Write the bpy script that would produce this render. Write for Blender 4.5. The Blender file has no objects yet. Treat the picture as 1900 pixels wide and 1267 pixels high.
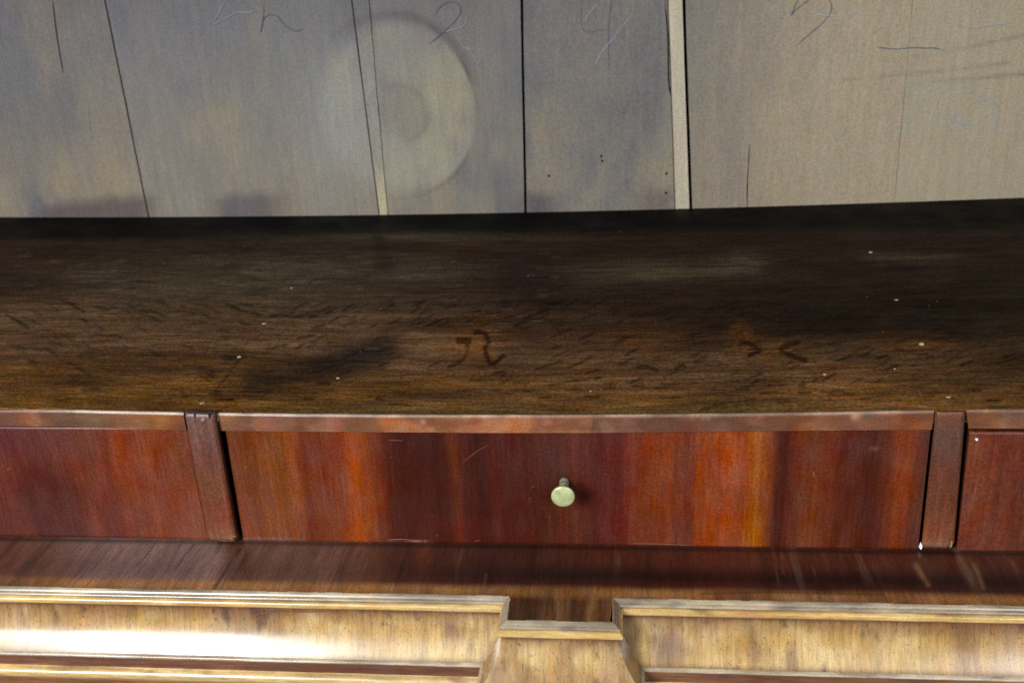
import bpy, math, random
import numpy as np
from mathutils import Matrix, Vector

# ------------------------------------------------------------------ camera
SC = bpy.context.scene
COL = SC.collection
PITCH, YAW, ROLL, FPX, CAM_H = 0.419371, 0.113424, 0.052704, 1900.0, 0.30
W, H = 1900.0, 1267.0
_f = np.array([-math.sin(YAW)*math.cos(PITCH), math.cos(YAW)*math.cos(PITCH), -math.sin(PITCH)])
_r0 = np.array([math.cos(YAW), math.sin(YAW), 0.0]); _u0 = np.cross(_r0, _f)
_r = math.cos(ROLL)*_r0 - math.sin(ROLL)*_u0
_u = math.sin(ROLL)*_r0 + math.cos(ROLL)*_u0
cam_data = bpy.data.cameras.new("camera"); cam = bpy.data.objects.new("camera", cam_data); COL.objects.link(cam)
cam.matrix_world = Matrix(((_r[0], _u[0], -_f[0], 0), (_r[1], _u[1], -_f[1], 0), (_r[2], _u[2], -_f[2], CAM_H), (0, 0, 0, 1)))
cam_data.sensor_width = 36; cam_data.lens = 36*FPX/W
cam_data.clip_start = 0.01; cam_data.clip_end = 50
cam_data.dof.use_dof = True; cam_data.dof.focus_distance = 0.68; cam_data.dof.aperture_fstop = 10
SC.camera = cam

# ------------------------------------------------------------------ light
SC.view_settings.view_transform = 'Standard'; SC.view_settings.look = 'None'
SC.cycles.sample_clamp_indirect = 1.5; SC.cycles.caustics_reflective = False; SC.cycles.caustics_refractive = False
SC.cycles.use_denoising = False      # keep the fine grain a high-sensitivity photograph has
SC.view_settings.exposure = 0.0; SC.view_settings.gamma = 1.0
wd = bpy.data.worlds.new("World"); SC.world = wd; wd.use_nodes = True
bg = wd.node_tree.nodes["Background"]
bg.inputs[0].default_value = (0.86, 0.92, 1.0, 1); bg.inputs[1].default_value = 0.15

def window_light(name, loc, target, sx, sy, power, color):
    d = bpy.data.lights.new(name, 'AREA'); d.shape = 'RECTANGLE'; d.size = sx; d.size_y = sy
    d.energy = power; d.color = color
    o = bpy.data.objects.new(name, d); COL.objects.link(o); o.location = loc
    o.rotation_euler = (Vector(target)-Vector(loc)).to_track_quat('-Z', 'Y').to_euler()
window_light("window_light", (-1.25, -1.35, 1.10), (-0.05, 0.6, -0.05), 0.66, 0.95, 80, (0.985, 0.99, 1.0))
window_light("window_light", (1.20, -1.30, 1.0), (0.0, 0.6, -0.05), 0.55, 0.9, 20, (0.99, 0.985, 0.98))

# ------------------------------------------------------------------ helpers
def ray(px, py): return _f + _r*(px-W/2)/FPX - _u*(py-H/2)/FPX
def onY(px, py, Y):
    d = ray(px, py); return d*(Y/d[1]) + np.array([0, 0, CAM_H])
def onZ(px, py, z):
    d = ray(px, py); return d*((z-CAM_H)/d[2]) + np.array([0, 0, CAM_H])
def pix(P):
    d = P - np.array([0, 0, CAM_H]); z = d@_f
    return W/2 + FPX*(d@_r)/z, H/2 - FPX*(d@_u)/z
YF, YB, ZD, YM = 0.5609, 0.9919, -0.0990, 0.5086
def lin(c):
    c = np.asarray(c, float)/255.0
    return np.where(c <= 0.04045, c/12.92, ((c+0.055)/1.055)**2.4)

_rng = np.random.RandomState(7); _tab = _rng.rand(256, 256)
def vnoise(x, y, seed=0):
    x = np.asarray(x, float) + seed*17.31; y = np.asarray(y, float) + seed*9.77
    xi = np.floor(x).astype(int); yi = np.floor(y).astype(int); fx = x-xi; fy = y-yi
    fx = fx*fx*(3-2*fx); fy = fy*fy*(3-2*fy); t = _tab
    a = t[xi & 255, yi & 255]; b = t[(xi+1) & 255, yi & 255]; c = t[xi & 255, (yi+1) & 255]; d = t[(xi+1) & 255, (yi+1) & 255]
    return (a*(1-fx)+b*fx)*(1-fy) + (c*(1-fx)+d*fx)*fy
def fbm(x, y, octv=4, seed=0):
    s = 0; amp = 0.5; tot = 0
    for k in range(octv):
        s = s + amp*vnoise(x*2**k, y*2**k, seed+k*3); tot += amp; amp *= 0.55
    return s/tot
def sstep(a, b, x):
    t = np.clip((x-a)/(b-a), 0, 1); return t*t*(3-2*t)
def mixc(a, b, m):
    m = np.clip(m, 0, 1)[..., None]; return a*(1-m) + np.asarray(b)*m
def ramp(u, stops):
    xs = [s[0] for s in stops]; cs = np.array([lin(s[1]) for s in stops])
    return np.stack([np.interp(u, xs, cs[:, k]) for k in range(3)], -1)
def segdist(x, y, pts):
    d = np.full(np.shape(x), 1e9)
    for (ax, ay), (bx, by) in zip(pts[:-1], pts[1:]):
        vx, vy = bx-ax, by-ay; L = vx*vx+vy*vy+1e-12
        t = np.clip(((x-ax)*vx+(y-ay)*vy)/L, 0, 1)
        d = np.minimum(d, np.hypot(x-ax-t*vx, y-ay-t*vy))
    return d

def link(name, me, mats, parent=None):
    o = bpy.data.objects.new(name, me); COL.objects.link(o)
    for m in (mats if isinstance(mats, (list, tuple)) else [mats]): me.materials.append(m)
    if parent is not None:
        o.parent = parent
        p = parent; L = Vector((0, 0, 0))
        while p is not None: L += p.location; p = p.parent
        o.location = -L if parent.parent is None else (0, 0, 0)
    return o
def make_mesh(name, V, F, col=None, smooth=False):
    me = bpy.data.meshes.new(name); me.from_pydata([], [], [])
    V = np.asarray(V, np.float32)
    me.vertices.add(len(V)); me.vertices.foreach_set("co", V.ravel())
    lens = np.array([len(f) for f in F], np.int32) if not isinstance(F, np.ndarray) else np.full(len(F), F.shape[1], np.int32)
    flat = F.ravel().astype(np.int32) if isinstance(F, np.ndarray) else np.concatenate([np.asarray(f, np.int32) for f in F])
    me.loops.add(len(flat)); me.loops.foreach_set("vertex_index", flat)
    me.polygons.add(len(lens)); me.polygons.foreach_set("loop_start", np.concatenate([[0], np.cumsum(lens)[:-1]]).astype(np.int32))
    me.polygons.foreach_set("loop_total", lens)
    me.polygons.foreach_set("use_smooth", np.full(len(lens), smooth, bool))
    if col is not None:
        a = me.attributes.new("tint", 'FLOAT_COLOR', 'POINT')
        c = np.ones((len(V), 4), np.float32); c[:, :3] = col; a.data.foreach_set("color", c.ravel())
    me.update(calc_edges=True); me.validate()
    return me
def slab(name, G, off, mat, parent, colf=None, smooth=False):
    """front face = grid G (ny,nx,3); solid of thickness vector off behind it"""
    ny, nx, _ = G.shape; V = G.reshape(-1, 3); idx = np.arange(ny*nx).reshape(ny, nx)
    q = np.stack([idx[:-1, :-1], idx[:-1, 1:], idx[1:, 1:], idx[1:, :-1]], -1).reshape(-1, 4)
    off = np.asarray(off, float)
    n = np.cross(G[0, -1]-G[0, 0], G[-1, 0]-G[0, 0])
    flip = n@off > 0
    loop = np.concatenate([idx[0, :], idx[1:, -1], idx[-1, -2::-1], idx[-2:0:-1, 0]])
    nb = len(V); V2 = V[loop]+off; m = len(loop)
    k = np.arange(m); k2 = (k+1) % m
    side = np.stack([loop[k], nb+k, nb+k2, loop[k2]], -1)
    back = list(range(nb, nb+m))
    if flip: q = q[:, ::-1]; side = side[:, ::-1]; back = back
    else: back = back[::-1]
    # slab sides get their own verts so smooth shading stays off the front edge
    V3 = V[loop]; side = side.copy()
    mp = {}
    base3 = nb+m
    s2 = np.where(side < nb, -1, side)
    inv = np.full(nb, -1); inv[loop] = np.arange(m)
    s2 = np.where(side < nb, base3+inv[np.minimum(side, nb-1)], side)
    allV = np.concatenate([V, V2, V3]); F = [list(f) for f in q] + [list(f) for f in s2] + [back]
    col = None
    if colf is not None:
        px, py = pix(V); c = colf(V, px, py); col = np.concatenate([c, c[loop], c[loop]])
    return link(name, make_mesh(name, allV, F, col, smooth), mat, parent)
def quadgrid(c00, c10, c11, c01, nx, ny):
    u = np.linspace(0, 1, nx)[None, :, None]; v = np.linspace(0, 1, ny)[:, None, None]
    c00, c10, c11, c01 = [np.asarray(c, float) for c in (c00, c10, c11, c01)]
    return (c00*(1-u)+c10*u)*(1-v) + (c01*(1-u)+c11*u)*v
def curvegrid(top, bot, nx, ny):
    """grid between two polylines given as lists of 3d points (parametrised by X)"""
    top = np.array(top); bot = np.array(bot)
    def res(P):
        t = np.linspace(0, 1, nx); s = (P[:, 0]-P[0, 0])/(P[-1, 0]-P[0, 0])
        return np.stack([np.interp(t, s, P[:, k]) for k in range(3)], -1)
    a, b = res(top), res(bot); v = np.linspace(0, 1, ny)[:, None, None]
    return a[None]*(1-v)+b[None]*v
def box(x0, x1, y0, y1, z0, z1, name, mat, parent):
    V = [(x, y, z) for z in (z0, z1) for y in (y0, y1) for x in (x0, x1)]
    F = [(0, 2, 3, 1), (4, 5, 7, 6), (0, 1, 5, 4), (2, 6, 7, 3), (0, 4, 6, 2), (1, 3, 7, 5)]
    return link(name, make_mesh(name, V, [list(f) for f in F], np.tile(lin((70, 40, 25)), (8, 1))), mat, parent)
def thing(name, loc, label, cat, group=None):
    o = bpy.data.objects.new(name, None); COL.objects.link(o); o.location = loc; o.empty_display_size = 0.02
    o["label"] = label; o["category"] = cat
    if group: o["group"] = group
    return o
def smooth_poly(pts, n=6):
    P = [np.array(p, float) for p in pts]
    if len(P) < 3: return P
    Q = [2*P[0]-P[1]] + P + [2*P[-1]-P[-2]]; out = []
    for i in range(1, len(Q)-2):
        for k in range(n):
            t = k/n; a, b, c, d = Q[i-1], Q[i], Q[i+1], Q[i+2]
            out.append(0.5*((2*b)+(-a+c)*t+(2*a-5*b+4*c-d)*t*t+(-a+3*b-3*c+d)*t**3))
    out.append(P[-1]); return out

# ------------------------------------------------------------------ materials
def new_mat(name):
    m = bpy.data.materials.new(name); m.use_nodes = True; nt = m.node_tree
    return m, nt, nt.nodes["Principled BSDF"]
def wood(name, grain=(40, 40, 900), amp=0.35, fine=(300, 300, 1500), famp=0.25, rough=0.4, spec=0.5, coat=0.0, coat_rough=0.1, bump=0.15, speck=0.0, mult=1.0, pores=0.0, pore_scale=(900, 900, 60), mottle=0.35, sscale=1150):
    m, nt, b = new_mat(name); N = nt.nodes; L = nt.links
    at = N.new("ShaderNodeAttribute"); at.attribute_name = "tint"
    tc = N.new("ShaderNodeTexCoord")
    def noise(scale, det=3, rough_=0.55, dist=0.0):
        mp = N.new("ShaderNodeMapping"); mp.inputs["Scale"].default_value = scale; L.new(tc.outputs["Object"], mp.inputs[0])
        n = N.new("ShaderNodeTexNoise"); n.inputs["Scale"].default_value = 1; n.inputs["Detail"].default_value = det
        n.inputs["Roughness"].default_value = rough_; n.inputs["Distortion"].default_value = dist
        L.new(mp.outputs[0], n.inputs["Vector"]); return n.outputs["Fac"]
    def mr(v, a, b_, c, d):
        r = N.new("ShaderNodeMapRange"); r.inputs[1].default_value = a; r.inputs[2].default_value = b_; r.inputs[3].default_value = c; r.inputs[4].default_value = d
        L.new(v, r.inputs[0]); return r.outputs[0]
    def mul(a, c):
        q = N.new("ShaderNodeMath"); q.operation = 'MULTIPLY'; L.new(a, q.inputs[0])
        if isinstance(c, float): q.inputs[1].default_value = c
        else: L.new(c, q.inputs[1])
        return q.outputs[0]
    g1 = noise(grain); g2 = noise(fine, 4, 0.7)
    f = mul(mr(g1, 0.3, 0.7, 1-amp, 1+amp), mr(g2, 0.3, 0.7, 1-famp, 1+famp))
    f = mul(f, float(mult))
    if speck:
        g3 = noise((sscale, sscale, sscale), 1, 0.5); f = mul(f, mr(g3, 0.3, 0.7, 1-speck, 1+speck))
    if pores:
        g4 = noise(pore_scale, 2, 0.5); f = mul(f, mr(g4, 0.60, 0.70, 1.0, 1-pores))
    vm = N.new("ShaderNodeVectorMath"); vm.operation = 'SCALE'; L.new(at.outputs["Color"], vm.inputs[0]); L.new(f, vm.inputs["Scale"])
    # faint colour drift so the grain is not one hue
    hs = N.new("ShaderNodeHueSaturation"); L.new(vm.outputs[0], hs.inputs["Color"])
    hn = noise((60, 60, 60), 2); L.new(mr(hn, 0.3, 0.7, 0.497, 0.507), hs.inputs["Hue"]); L.new(mr(noise((90, 90, 45), 2), 0.3, 0.7, 0.92, 1.04), hs.inputs["Saturation"])
    mm = N.new("ShaderNodeMapping"); mm.inputs["Scale"].default_value = (190, 190, 190); L.new(tc.outputs["Object"], mm.inputs[0])
    mn = N.new("ShaderNodeTexNoise"); mn.inputs["Scale"].default_value = 1; mn.inputs["Detail"].default_value = 3; L.new(mm.outputs[0], mn.inputs["Vector"])
    ma = N.new("ShaderNodeVectorMath"); ma.operation = 'MULTIPLY_ADD'; L.new(mn.outputs["Color"], ma.inputs[0]); ma.inputs[1].default_value = (mottle,)*3; ma.inputs[2].default_value = (1-mottle/2,)*3
    mx = N.new("ShaderNodeVectorMath"); mx.operation = 'MULTIPLY'; L.new(hs.outputs[0], mx.inputs[0]); L.new(ma.outputs[0], mx.inputs[1])
    L.new(mx.outputs[0], b.inputs["Base Color"])
    L.new(mr(noise((25, 25, 25), 4), 0.3, 0.7, rough*0.8, min(1, rough*1.25)), b.inputs["Roughness"])
    b.inputs["Specular IOR Level"].default_value = spec
    b.inputs["Coat Weight"].default_value = coat; b.inputs["Coat Roughness"].default_value = coat_rough
    bp = N.new("ShaderNodeBump"); bp.inputs["Strength"].default_value = bump; bp.inputs["Distance"].default_value = 0.0004
    L.new(g2, bp.inputs["Height"]); L.new(bp.outputs[0], b.inputs["Normal"])
    return m
M_back = wood("weathered_pine", (200, 30, 9), 0.05, (420, 200, 60), 0.08, rough=0.75, spec=0.25, speck=0.14, bump=0.2, mottle=0.22, sscale=520)
M_shelf = wood("dark_stained_oak", (12, 110, 40), 0.30, (45, 330, 200), 0.55, rough=0.6, spec=0.05, speck=0.38, bump=0.25, mottle=0.55, sscale=480)
M_maho = wood("polished_mahogany", (120, 60, 8), 0.14, (480, 300, 40), 0.26, rough=0.38, spec=0.2, coat=0.07, coat_rough=0.12, speck=0.22, bump=0.06, mottle=0.08, sscale=620)
M_rail = wood("mahogany_lipping", (30, 30, 160), 0.12, (120, 100, 900), 0.15, rough=0.42, spec=0.4, coat=0.1, coat_rough=0.2, speck=0.28, mottle=0.22)
M_ledge = wood("mahogany_ledge", (130, 14, 60), 0.18, (480, 50, 300), 0.30, rough=0.42, spec=0.4, coat=0.18, coat_rough=0.16, speck=0.30, bump=0.1, mottle=0.25)
M_mould = wood("faded_moulding", (14, 60, 160), 0.20, (50, 300, 620), 0.30, rough=0.30, spec=0.5, coat=0.55, coat_rough=0.16, speck=0.14, bump=0.15, mottle=0.2)
M_cove = wood("faded_cove_veneer", (160, 20, 14), 0.14, (520, 60, 40), 0.26, rough=0.32, spec=0.5, coat=0.7, coat_rough=0.20, speck=0.12, pores=0.42, pore_scale=(900, 330, 330), bump=0.12, mottle=0.2)
M_case = wood("case_wood", (30, 30, 120), 0.2, (200, 200, 500), 0.2, rough=0.6, spec=0.3)
def plain(name, c, rough=0.6, metal=0.0, noise_amp=0.2, scale=400, spec=0.5):
    m, nt, b = new_mat(name); N = nt.nodes; L = nt.links
    tc = N.new("ShaderNodeTexCoord"); n = N.new("ShaderNodeTexNoise"); n.inputs["Scale"].default_value = scale; n.inputs["Detail"].default_value = 4
    L.new(tc.outputs["Object"], n.inputs["Vector"])
    r = N.new("ShaderNodeValToRGB"); c = np.array(c); r.color_ramp.elements[0].position = 0.3; r.color_ramp.elements[1].position = 0.7
    r.color_ramp.elements[0].color = (*np.clip(c*(1-noise_amp), 0, 1), 1); r.color_ramp.elements[1].color = (*np.clip(c*(1+noise_amp), 0, 1), 1)
    L.new(n.outputs["Fac"], r.inputs[0]); L.new(r.outputs[0], b.inputs["Base Color"])
    b.inputs["Roughness"].default_value = rough; b.inputs["Metallic"].default_value = metal; b.inputs["Specular IOR Level"].default_value = spec
    return m
M_pencil = plain("blue_pencil", lin((74, 84, 100)), 0.7, noise_amp=0.4, scale=900)
M_chalk = plain("pale_chalk", lin((146, 158, 168)), 0.9, noise_amp=0.2, scale=900)
M_dark = plain("dark_gap_wood", lin((22, 17, 15)), 0.9, noise_amp=0.3, spec=0.1)
M_scratch = plain("pale_scratch", lin((126, 80, 60)), 0.6, noise_amp=0.2, scale=900)
M_brass = plain("tarnished_brass", (0.50, 0.56, 0.27), 0.36, 0.25, 0.22, 260)
M_brass_dark = plain("dull_brass", (0.42, 0.40, 0.27), 0.35, 0.6, 0.25, 500)
M_white = plain("white_paint_and_light", (0.85, 0.9, 0.92), 0.4, noise_amp=0.05)
M_crumb = plain("pale_crumb", lin((160, 150, 122)), 0.7, noise_amp=0.2)

# ------------------------------------------------------------------ things
XL, XR = -0.92, 0.74
cabinet = thing("cabinet", (-0.03, 0.78, ZD), "old wooden cabinet with grey-brown back boards, dark shelf and reddish front posts above the drawers", "cabinet")
base = thing("lower_cabinet", (-0.03, 0.78, -0.30), "lower case with dark ledge and pale moulded front stepping out around a central block", "lower cabinet")

# ---- back boards -------------------------------------------------
K_BACK = 0.86
def back_col(V, px, py, tone=(1, 1, 1), hue=0):
    x, z = V[:, 0], V[:, 2]
    n1 = fbm(x*9+hue, z*7, 4, 1); n2 = fbm(x*24, z*10, 4, 5); n3 = fbm(x*5+3, z*5, 3, 9)
    c = np.tile(lin((122, 118, 112)), (len(V), 1))
    c = mixc(c, lin((108, 107, 108)), sstep(0.40, 0.62, n1))
    c = mixc(c, lin((142, 130, 104)), sstep(0.50, 0.70, n2)*0.55)
    c = mixc(c, lin((118, 112, 110)), sstep(0.52, 0.72, n3)*0.5)
    st = fbm(x*70, z*3, 3, 12); c = c*(1+0.07*(st-0.5))[:, None]
    # height gradient of the light painted in: warm foot, cooler top; right side warmer
    c = mixc(c, lin((148, 136, 116)), 0.45*sstep(0.16, 0.02, z+0.05*(n1-0.5))*sstep(0.35, 0.6, n2+0.1))
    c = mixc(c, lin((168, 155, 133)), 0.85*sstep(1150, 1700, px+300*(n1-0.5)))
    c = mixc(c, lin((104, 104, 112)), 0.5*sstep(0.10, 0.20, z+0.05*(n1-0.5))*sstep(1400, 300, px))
    # round pale stain left by a pot
    cx, cz = -0.2175, 0.098; nn = fbm(x*14, z*14, 4, 21); ang = np.arctan2(z-cz, x-cx)
    r = np.hypot(x-cx, (z-cz-0.004)/1.06)/0.0825*(1+0.07*(nn-0.5))
    r1 = np.hypot((x-cx-0.006), z-cz-0.002)/0.0815
    sf = sstep(-0.4, 0.7, np.cos(ang-0.15)); inn = sstep(1.02, 0.74+0.20*sf, r)
    c = mixc(c, lin((164, 160, 140)), inn*np.clip(0.30+0.9*(nn-0.5)+0.5*(n2-0.5)+0.10*sstep(0.3, -0.8, (x-cx)/0.08), 0.12, 0.55))
    c = mixc(c, lin((124, 116, 108)), 0.55*sstep(0.34, 0.20, r1))
    c = mixc(c, lin((100, 94, 88)), 0.4*np.exp(-((r1-0.33)/0.055)**2)*sstep(-0.5, 0.5, np.cos(ang-0.3)))
    edge = np.exp(-((r-1.0)/0.022)**2)
    c = mixc(c, lin((84, 76, 74)), edge*(0.8*sstep(-0.3, 0.6, np.cos(ang+0.35))*np.clip(3*fbm(ang*2.2+5, r*0, 2, 44)-1.0, 0, 1)*sstep(0.25, 0.6, fbm(ang*3, r*0+1, 3, 4)+0.2)))
    c = mixc(c, lin((98, 90, 92)), 0.75*np.exp(-((r-1.05)/0.05)**2)*sstep(0.0, 0.7, np.sin(ang-0.1))*sstep(-0.75, -0.2, np.cos(ang)))
    # smoky pale halo left of it
    h = np.exp(-(((x-cx+0.055)/0.05)**2+((z-cz+0.01)/0.075)**2)); c = mixc(c, lin((142, 142, 138)), 0.6*h)
    # greyish-purple tide marks along the foot
    ft = sstep(0.028+0.014*(n2-0.5), 0.012, z+0.016*(fbm(x*22, z*12, 3, 30)-0.5))
    msk = np.clip(sstep(40, 110, px)*sstep(310, 255, px) + 0.8*sstep(370, 430, px)*sstep(570, 480, px) + 0.85*np.exp(-((px-1000)/38)**2) + 0.6*sstep(1165, 1215, px)*sstep(1262, 1240, px), 0, 1)
    c = mixc(c, lin((84, 74, 80)), ft*msk*0.8)
    # worm holes / dark specks
    sp = vnoise(x*420, z*300, 40); c = mixc(c, lin((92, 86, 84)), sstep(0.965, 0.99, sp)*0.35)
    # faint scratched lines at right
    for pts, s in (([(1560, 150), (1660, 140), (1870, 118)], .2), ([(1730, 152), (1900, 138)], .25), ([(1700, 105), (1780, 92), (1900, 66)], .25), ([(1690, 160), (1800, 158), (1840, 210), (1850, 240)], -.3), ([(1680, 235), (1760, 215), (1800, 236)], -.3), ([(1680, 190), (1760, 165), (1850, 190)], -.2)):
        d = segdist(px, py, pts); c = mixc(c, lin((150, 152, 150)) if s < 0 else lin((96, 88, 82)), min(1, 1.8*abs(s))*np.exp(-(d/(4 if s > 0 else 9))**2)*1.4*fbm(px*.03, py*.05, 2, 8))
    return c*np.asarray(tone)*K_BACK
ZT = 0.36
def seam(p_top, p_bot):
    a, b = onY(*p_top, YB), onY(*p_bot, YB); s = (a[0]-b[0])/(a[2]-b[2])
    return b[0]-s*b[2], s       # X at z=0, slope dX/dz
seams = [seam((194, 0), (275, 400)), seam((652, 0), (703, 397)), seam((684, 0), (719, 397)), seam((968, 0), (975, 395)),
         seam((1239, 0), (1252, 385)), seam((1269, 0), (1282, 385)), seam((1694, 0), (1660, 372))]
gap = [0.0013, 0.0012, 0.0010, 0.0026, 0.0006, 0.0030, 0.0004]
ZB = -0.010
boards = []
edges = [(XL, 0, 0)] + [(s[0], s[1], g) for s, g in zip(seams, gap)] + [(XR, 0, 0)]
tones = [(1.0, .97, .93), (.96, .97, 1.0), (1.0, 1.0, 1.0), (.98, .98, .98), (.95, .95, .95), (1.30, 1.27, 1.18), (1.03, 1.0, .95), (1.02, 1.03, .99)]
yoff = [0.0, 0.0006, 0.0010, 0.0004, -0.0002, 0.0022, 0.0, 0.0004]
for i in range(8):
    (a, sa, ga), (b, sb, gb) = edges[i], edges[i+1]
    nz = 150; zs = np.linspace(ZT, ZB, nz); nx = max(6, int((b-a)/0.0011)) if 0 < i < 7 else int((b-a)/0.0014)
    wob = 0.0006 if i not in (2, 5) else 0.0004
    la = a+sa*zs+ga/2+wob*(fbm(zs*30, zs*0, 3, i)-0.5)*(1 if i else 0); lb = b+sb*zs-gb/2+wob*(fbm(zs*30, zs*0, 3, i+20)-0.5)
    if i == 2: lb = lb + 0.0016*(fbm(zs*26, zs*0, 3, 51)-0.5)
    if i == 3: la = la + 0.0016*(fbm(zs*26, zs*0, 3, 51)-0.5)
    u = np.linspace(0, 1, nx)[None, :]
    X = la[:, None]*(1-u)+lb[:, None]*u
    if i < 7: X = X
    G = np.stack([X, np.full_like(X, YB+yoff[i]), np.repeat(zs[:, None], nx, 1)], -1)
    if i == 5:
        cf = lambda V, px, py: (np.tile(lin((186, 176, 154)), (len(V), 1))*(0.9+0.2*fbm(V[:, 0]*120, V[:, 2]*9, 3, 3))[:, None]*K_BACK)
    else:
        cf = lambda V, px, py, t=tones[i], h=i*3.7, i=i: (mixc(back_col(V, px, py, t, h), lin((186, 176, 142))*K_BACK, 0.8*sstep(0.055, 0.012, V[:, 2])) if i == 2 else back_col(V, px, py, t, h))
    o = slab("back_board", G, (0, 0.009, 0), M_back, cabinet, cf)
    if i == 5: o["label"] = "narrow pale strip filling the gap between boards"
    if i == 2: o["label"] = "thin split-off sliver between two cracks"
    if 0 < i: box(a-0.012, a+0.012, YB+0.010, YB+0.016, ZB, ZT, "lap_strip", M_dark, cabinet)

def ribbon(name, pts, width, mat, parent, Y=None, z=None, lift=0.0005, taper=True, smooth=True, seed=0, zfun=None):
    P = smooth_poly(pts) if smooth else [np.array(p, float) for p in pts]
    if Y is not None: Q = np.array([onY(p[0], p[1], Y-lift) for p in P]); nrm = np.array([0, -1., 0])
    else:
        Q = np.array([onZ(p[0], p[1], z) for p in P]); nrm = np.array([0, 0, 1.])
        if zfun is not None: Q[:, 2] = [zfun(q[0], q[1]) for q in Q]
        Q[:, 2] += lift
    T = np.gradient(Q, axis=0); T /= np.linalg.norm(T, axis=1)[:, None]+1e-9
    S = np.cross(T, nrm); n = len(Q); t = np.linspace(0, 1, n)
    w = width*0.5*(0.75+0.5*vnoise(t*9, t*0, seed)) * (np.clip(np.minimum(t, 1-t)*8, 0.25, 1) if taper else 1)
    A, B = Q+S*w[:, None], Q-S*w[:, None]
    V = np.concatenate([A, B, (A+B)/2+nrm*0.0001])
    F = []
    for k in range(n-1):
        F.append([k, k+1, 2*n+k+1, 2*n+k]); F.append([2*n+k, 2*n+k+1, n+k+1, n+k])
    return link(name, make_mesh(name, V, F), mat, parent)
z2 = lambda L: [(600+x/2.714, y/2.714) for x, y in L]
z3 = lambda L: [(1200+x/2.714, y/2.714) for x, y in L]
pencil = [([(490, -6), (489, 20), (486, 45), (483, 61), (487, 40), (494, 30), (503, 27), (513, 30), (522, 40), (532, 50), (545, 57), (555, 57), (562, 53)], "handwritten blue pencil letter h"),
          (z2([(560, 80), (575, 50), (605, 22), (640, 10), (675, 18), (690, 45), (682, 80), (645, 125), (600, 165), (555, 205), (522, 222)]), "handwritten blue pencil figure 2"),
          (z2([(535, 120), (560, 150), (590, 165), (620, 160)]), None),
          (z2([(1303, -10), (1298, 50), (1297, 100), (1305, 145), (1335, 162), (1400, 153), (1468, 151)]), "handwritten blue pencil figure 4"),
          (z2([(1452, -10), (1441, 70), (1436, 180), (1437, 345)]), None),
          (z3([(762, -8), (742, 45), (726, 78), (755, 48), (800, 12), (830, -6)]), "handwritten blue pencil figure 5"),
          (z3([(915, -8), (931, 30), (922, 70), (890, 112), (850, 148), (800, 190), (745, 238)]), None),
          (z3([(1160, 235), (1190, 243), (1260, 248), (1340, 241), (1400, 243), (1450, 243), (1492, 254)]), "handwritten blue pencil dash")]
for k, (p, lb) in enumerate(pencil):
    o = ribbon("pencil_mark", p, 0.00075, M_pencil, cabinet, Y=YB, seed=k)
    if lb: o["label"] = lb
chalk = [[(420, -5), (408, 20), (396, 44), (415, 36), (440, 24), (460, 24), (478, 19)], [(-4, 38), (12, 20)], [(240, 38), (255, 55)], [(275, 62), (290, 74)], [(262, 126), (272, 140)],
         z2([(600, 0), (570, 65)]), z2([(600, 163), (650, 153), (700, 135), (722, 105), (722, 80)]), z2([(662, 180), (690, 205), (705, 235), (740, 252), (765, 300), (790, 352)]),
         z2([(1385, 18), (1340, 65), (1310, 110)]), z2([(1580, 50), (1500, 140), (1430, 230), (1390, 285), (1365, 345)]),
         z3([(800, 45), (850, 70), (930, 82), (1000, 77), (1060, 55), (1105, 5)]), z3([(1570, 128), (1640, 142), (1720, 130), (1790, 122), (1830, 138)]), z3([(1530, 590), (1560, 605), (1600, 635)])]
for k, p in enumerate(chalk):
    ribbon("chalk_mark", p, 0.0005 if k < 10 else 0.0006, M_chalk, cabinet, Y=YB, seed=k+30)
cracks = [([(97, -5), (103, 50), (110, 95), (117, 136)], 0.0009), ([(1391, 268), (1387, 330), (1386, 386)], 0.0008), ([(163, 205), (172, 260)], 0.0004), (z2([(1720, 0), (1735, 200), (1738, 400), (1748, 480)]), 0.0012), (z2([(1540, 500), (1500, 600)]), 0.0004)]
for k, (p, w) in enumerate(cracks): ribbon("crack", p, w, M_dark, cabinet, Y=YB, seed=k+60)
def dot(name, c, ra, mat, parent, nrm, tall=1.0, n=10, dome=0.0003):
    nrm = np.asarray(nrm, float); a = np.array([1., 0, 0]); b = np.cross(nrm, a)
    V = [c+ra*(math.cos(2*math.pi*k/n)*a*(1+.15*math.sin(k*2.1))+math.sin(2*math.pi*k/n)*b*tall) for k in range(n)] + [c+nrm*dome]
    F = [[k, (k+1) % n, n] if np.cross(a, b)@nrm > 0 else [(k+1) % n, k, n] for k in range(n)]
    return link(name, make_mesh(name, V, F), mat, parent)
for x, y in [(1135, 887), (1399, 787), (1404, 811), (1727, 875), (1725, 972)]:
    q = z2([(x, y)])[0]; dot("worm_hole", onY(q[0], q[1], YB-0.0004), 0.0011, M_dark, cabinet, (0, -1, 0), 1.3)

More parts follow.
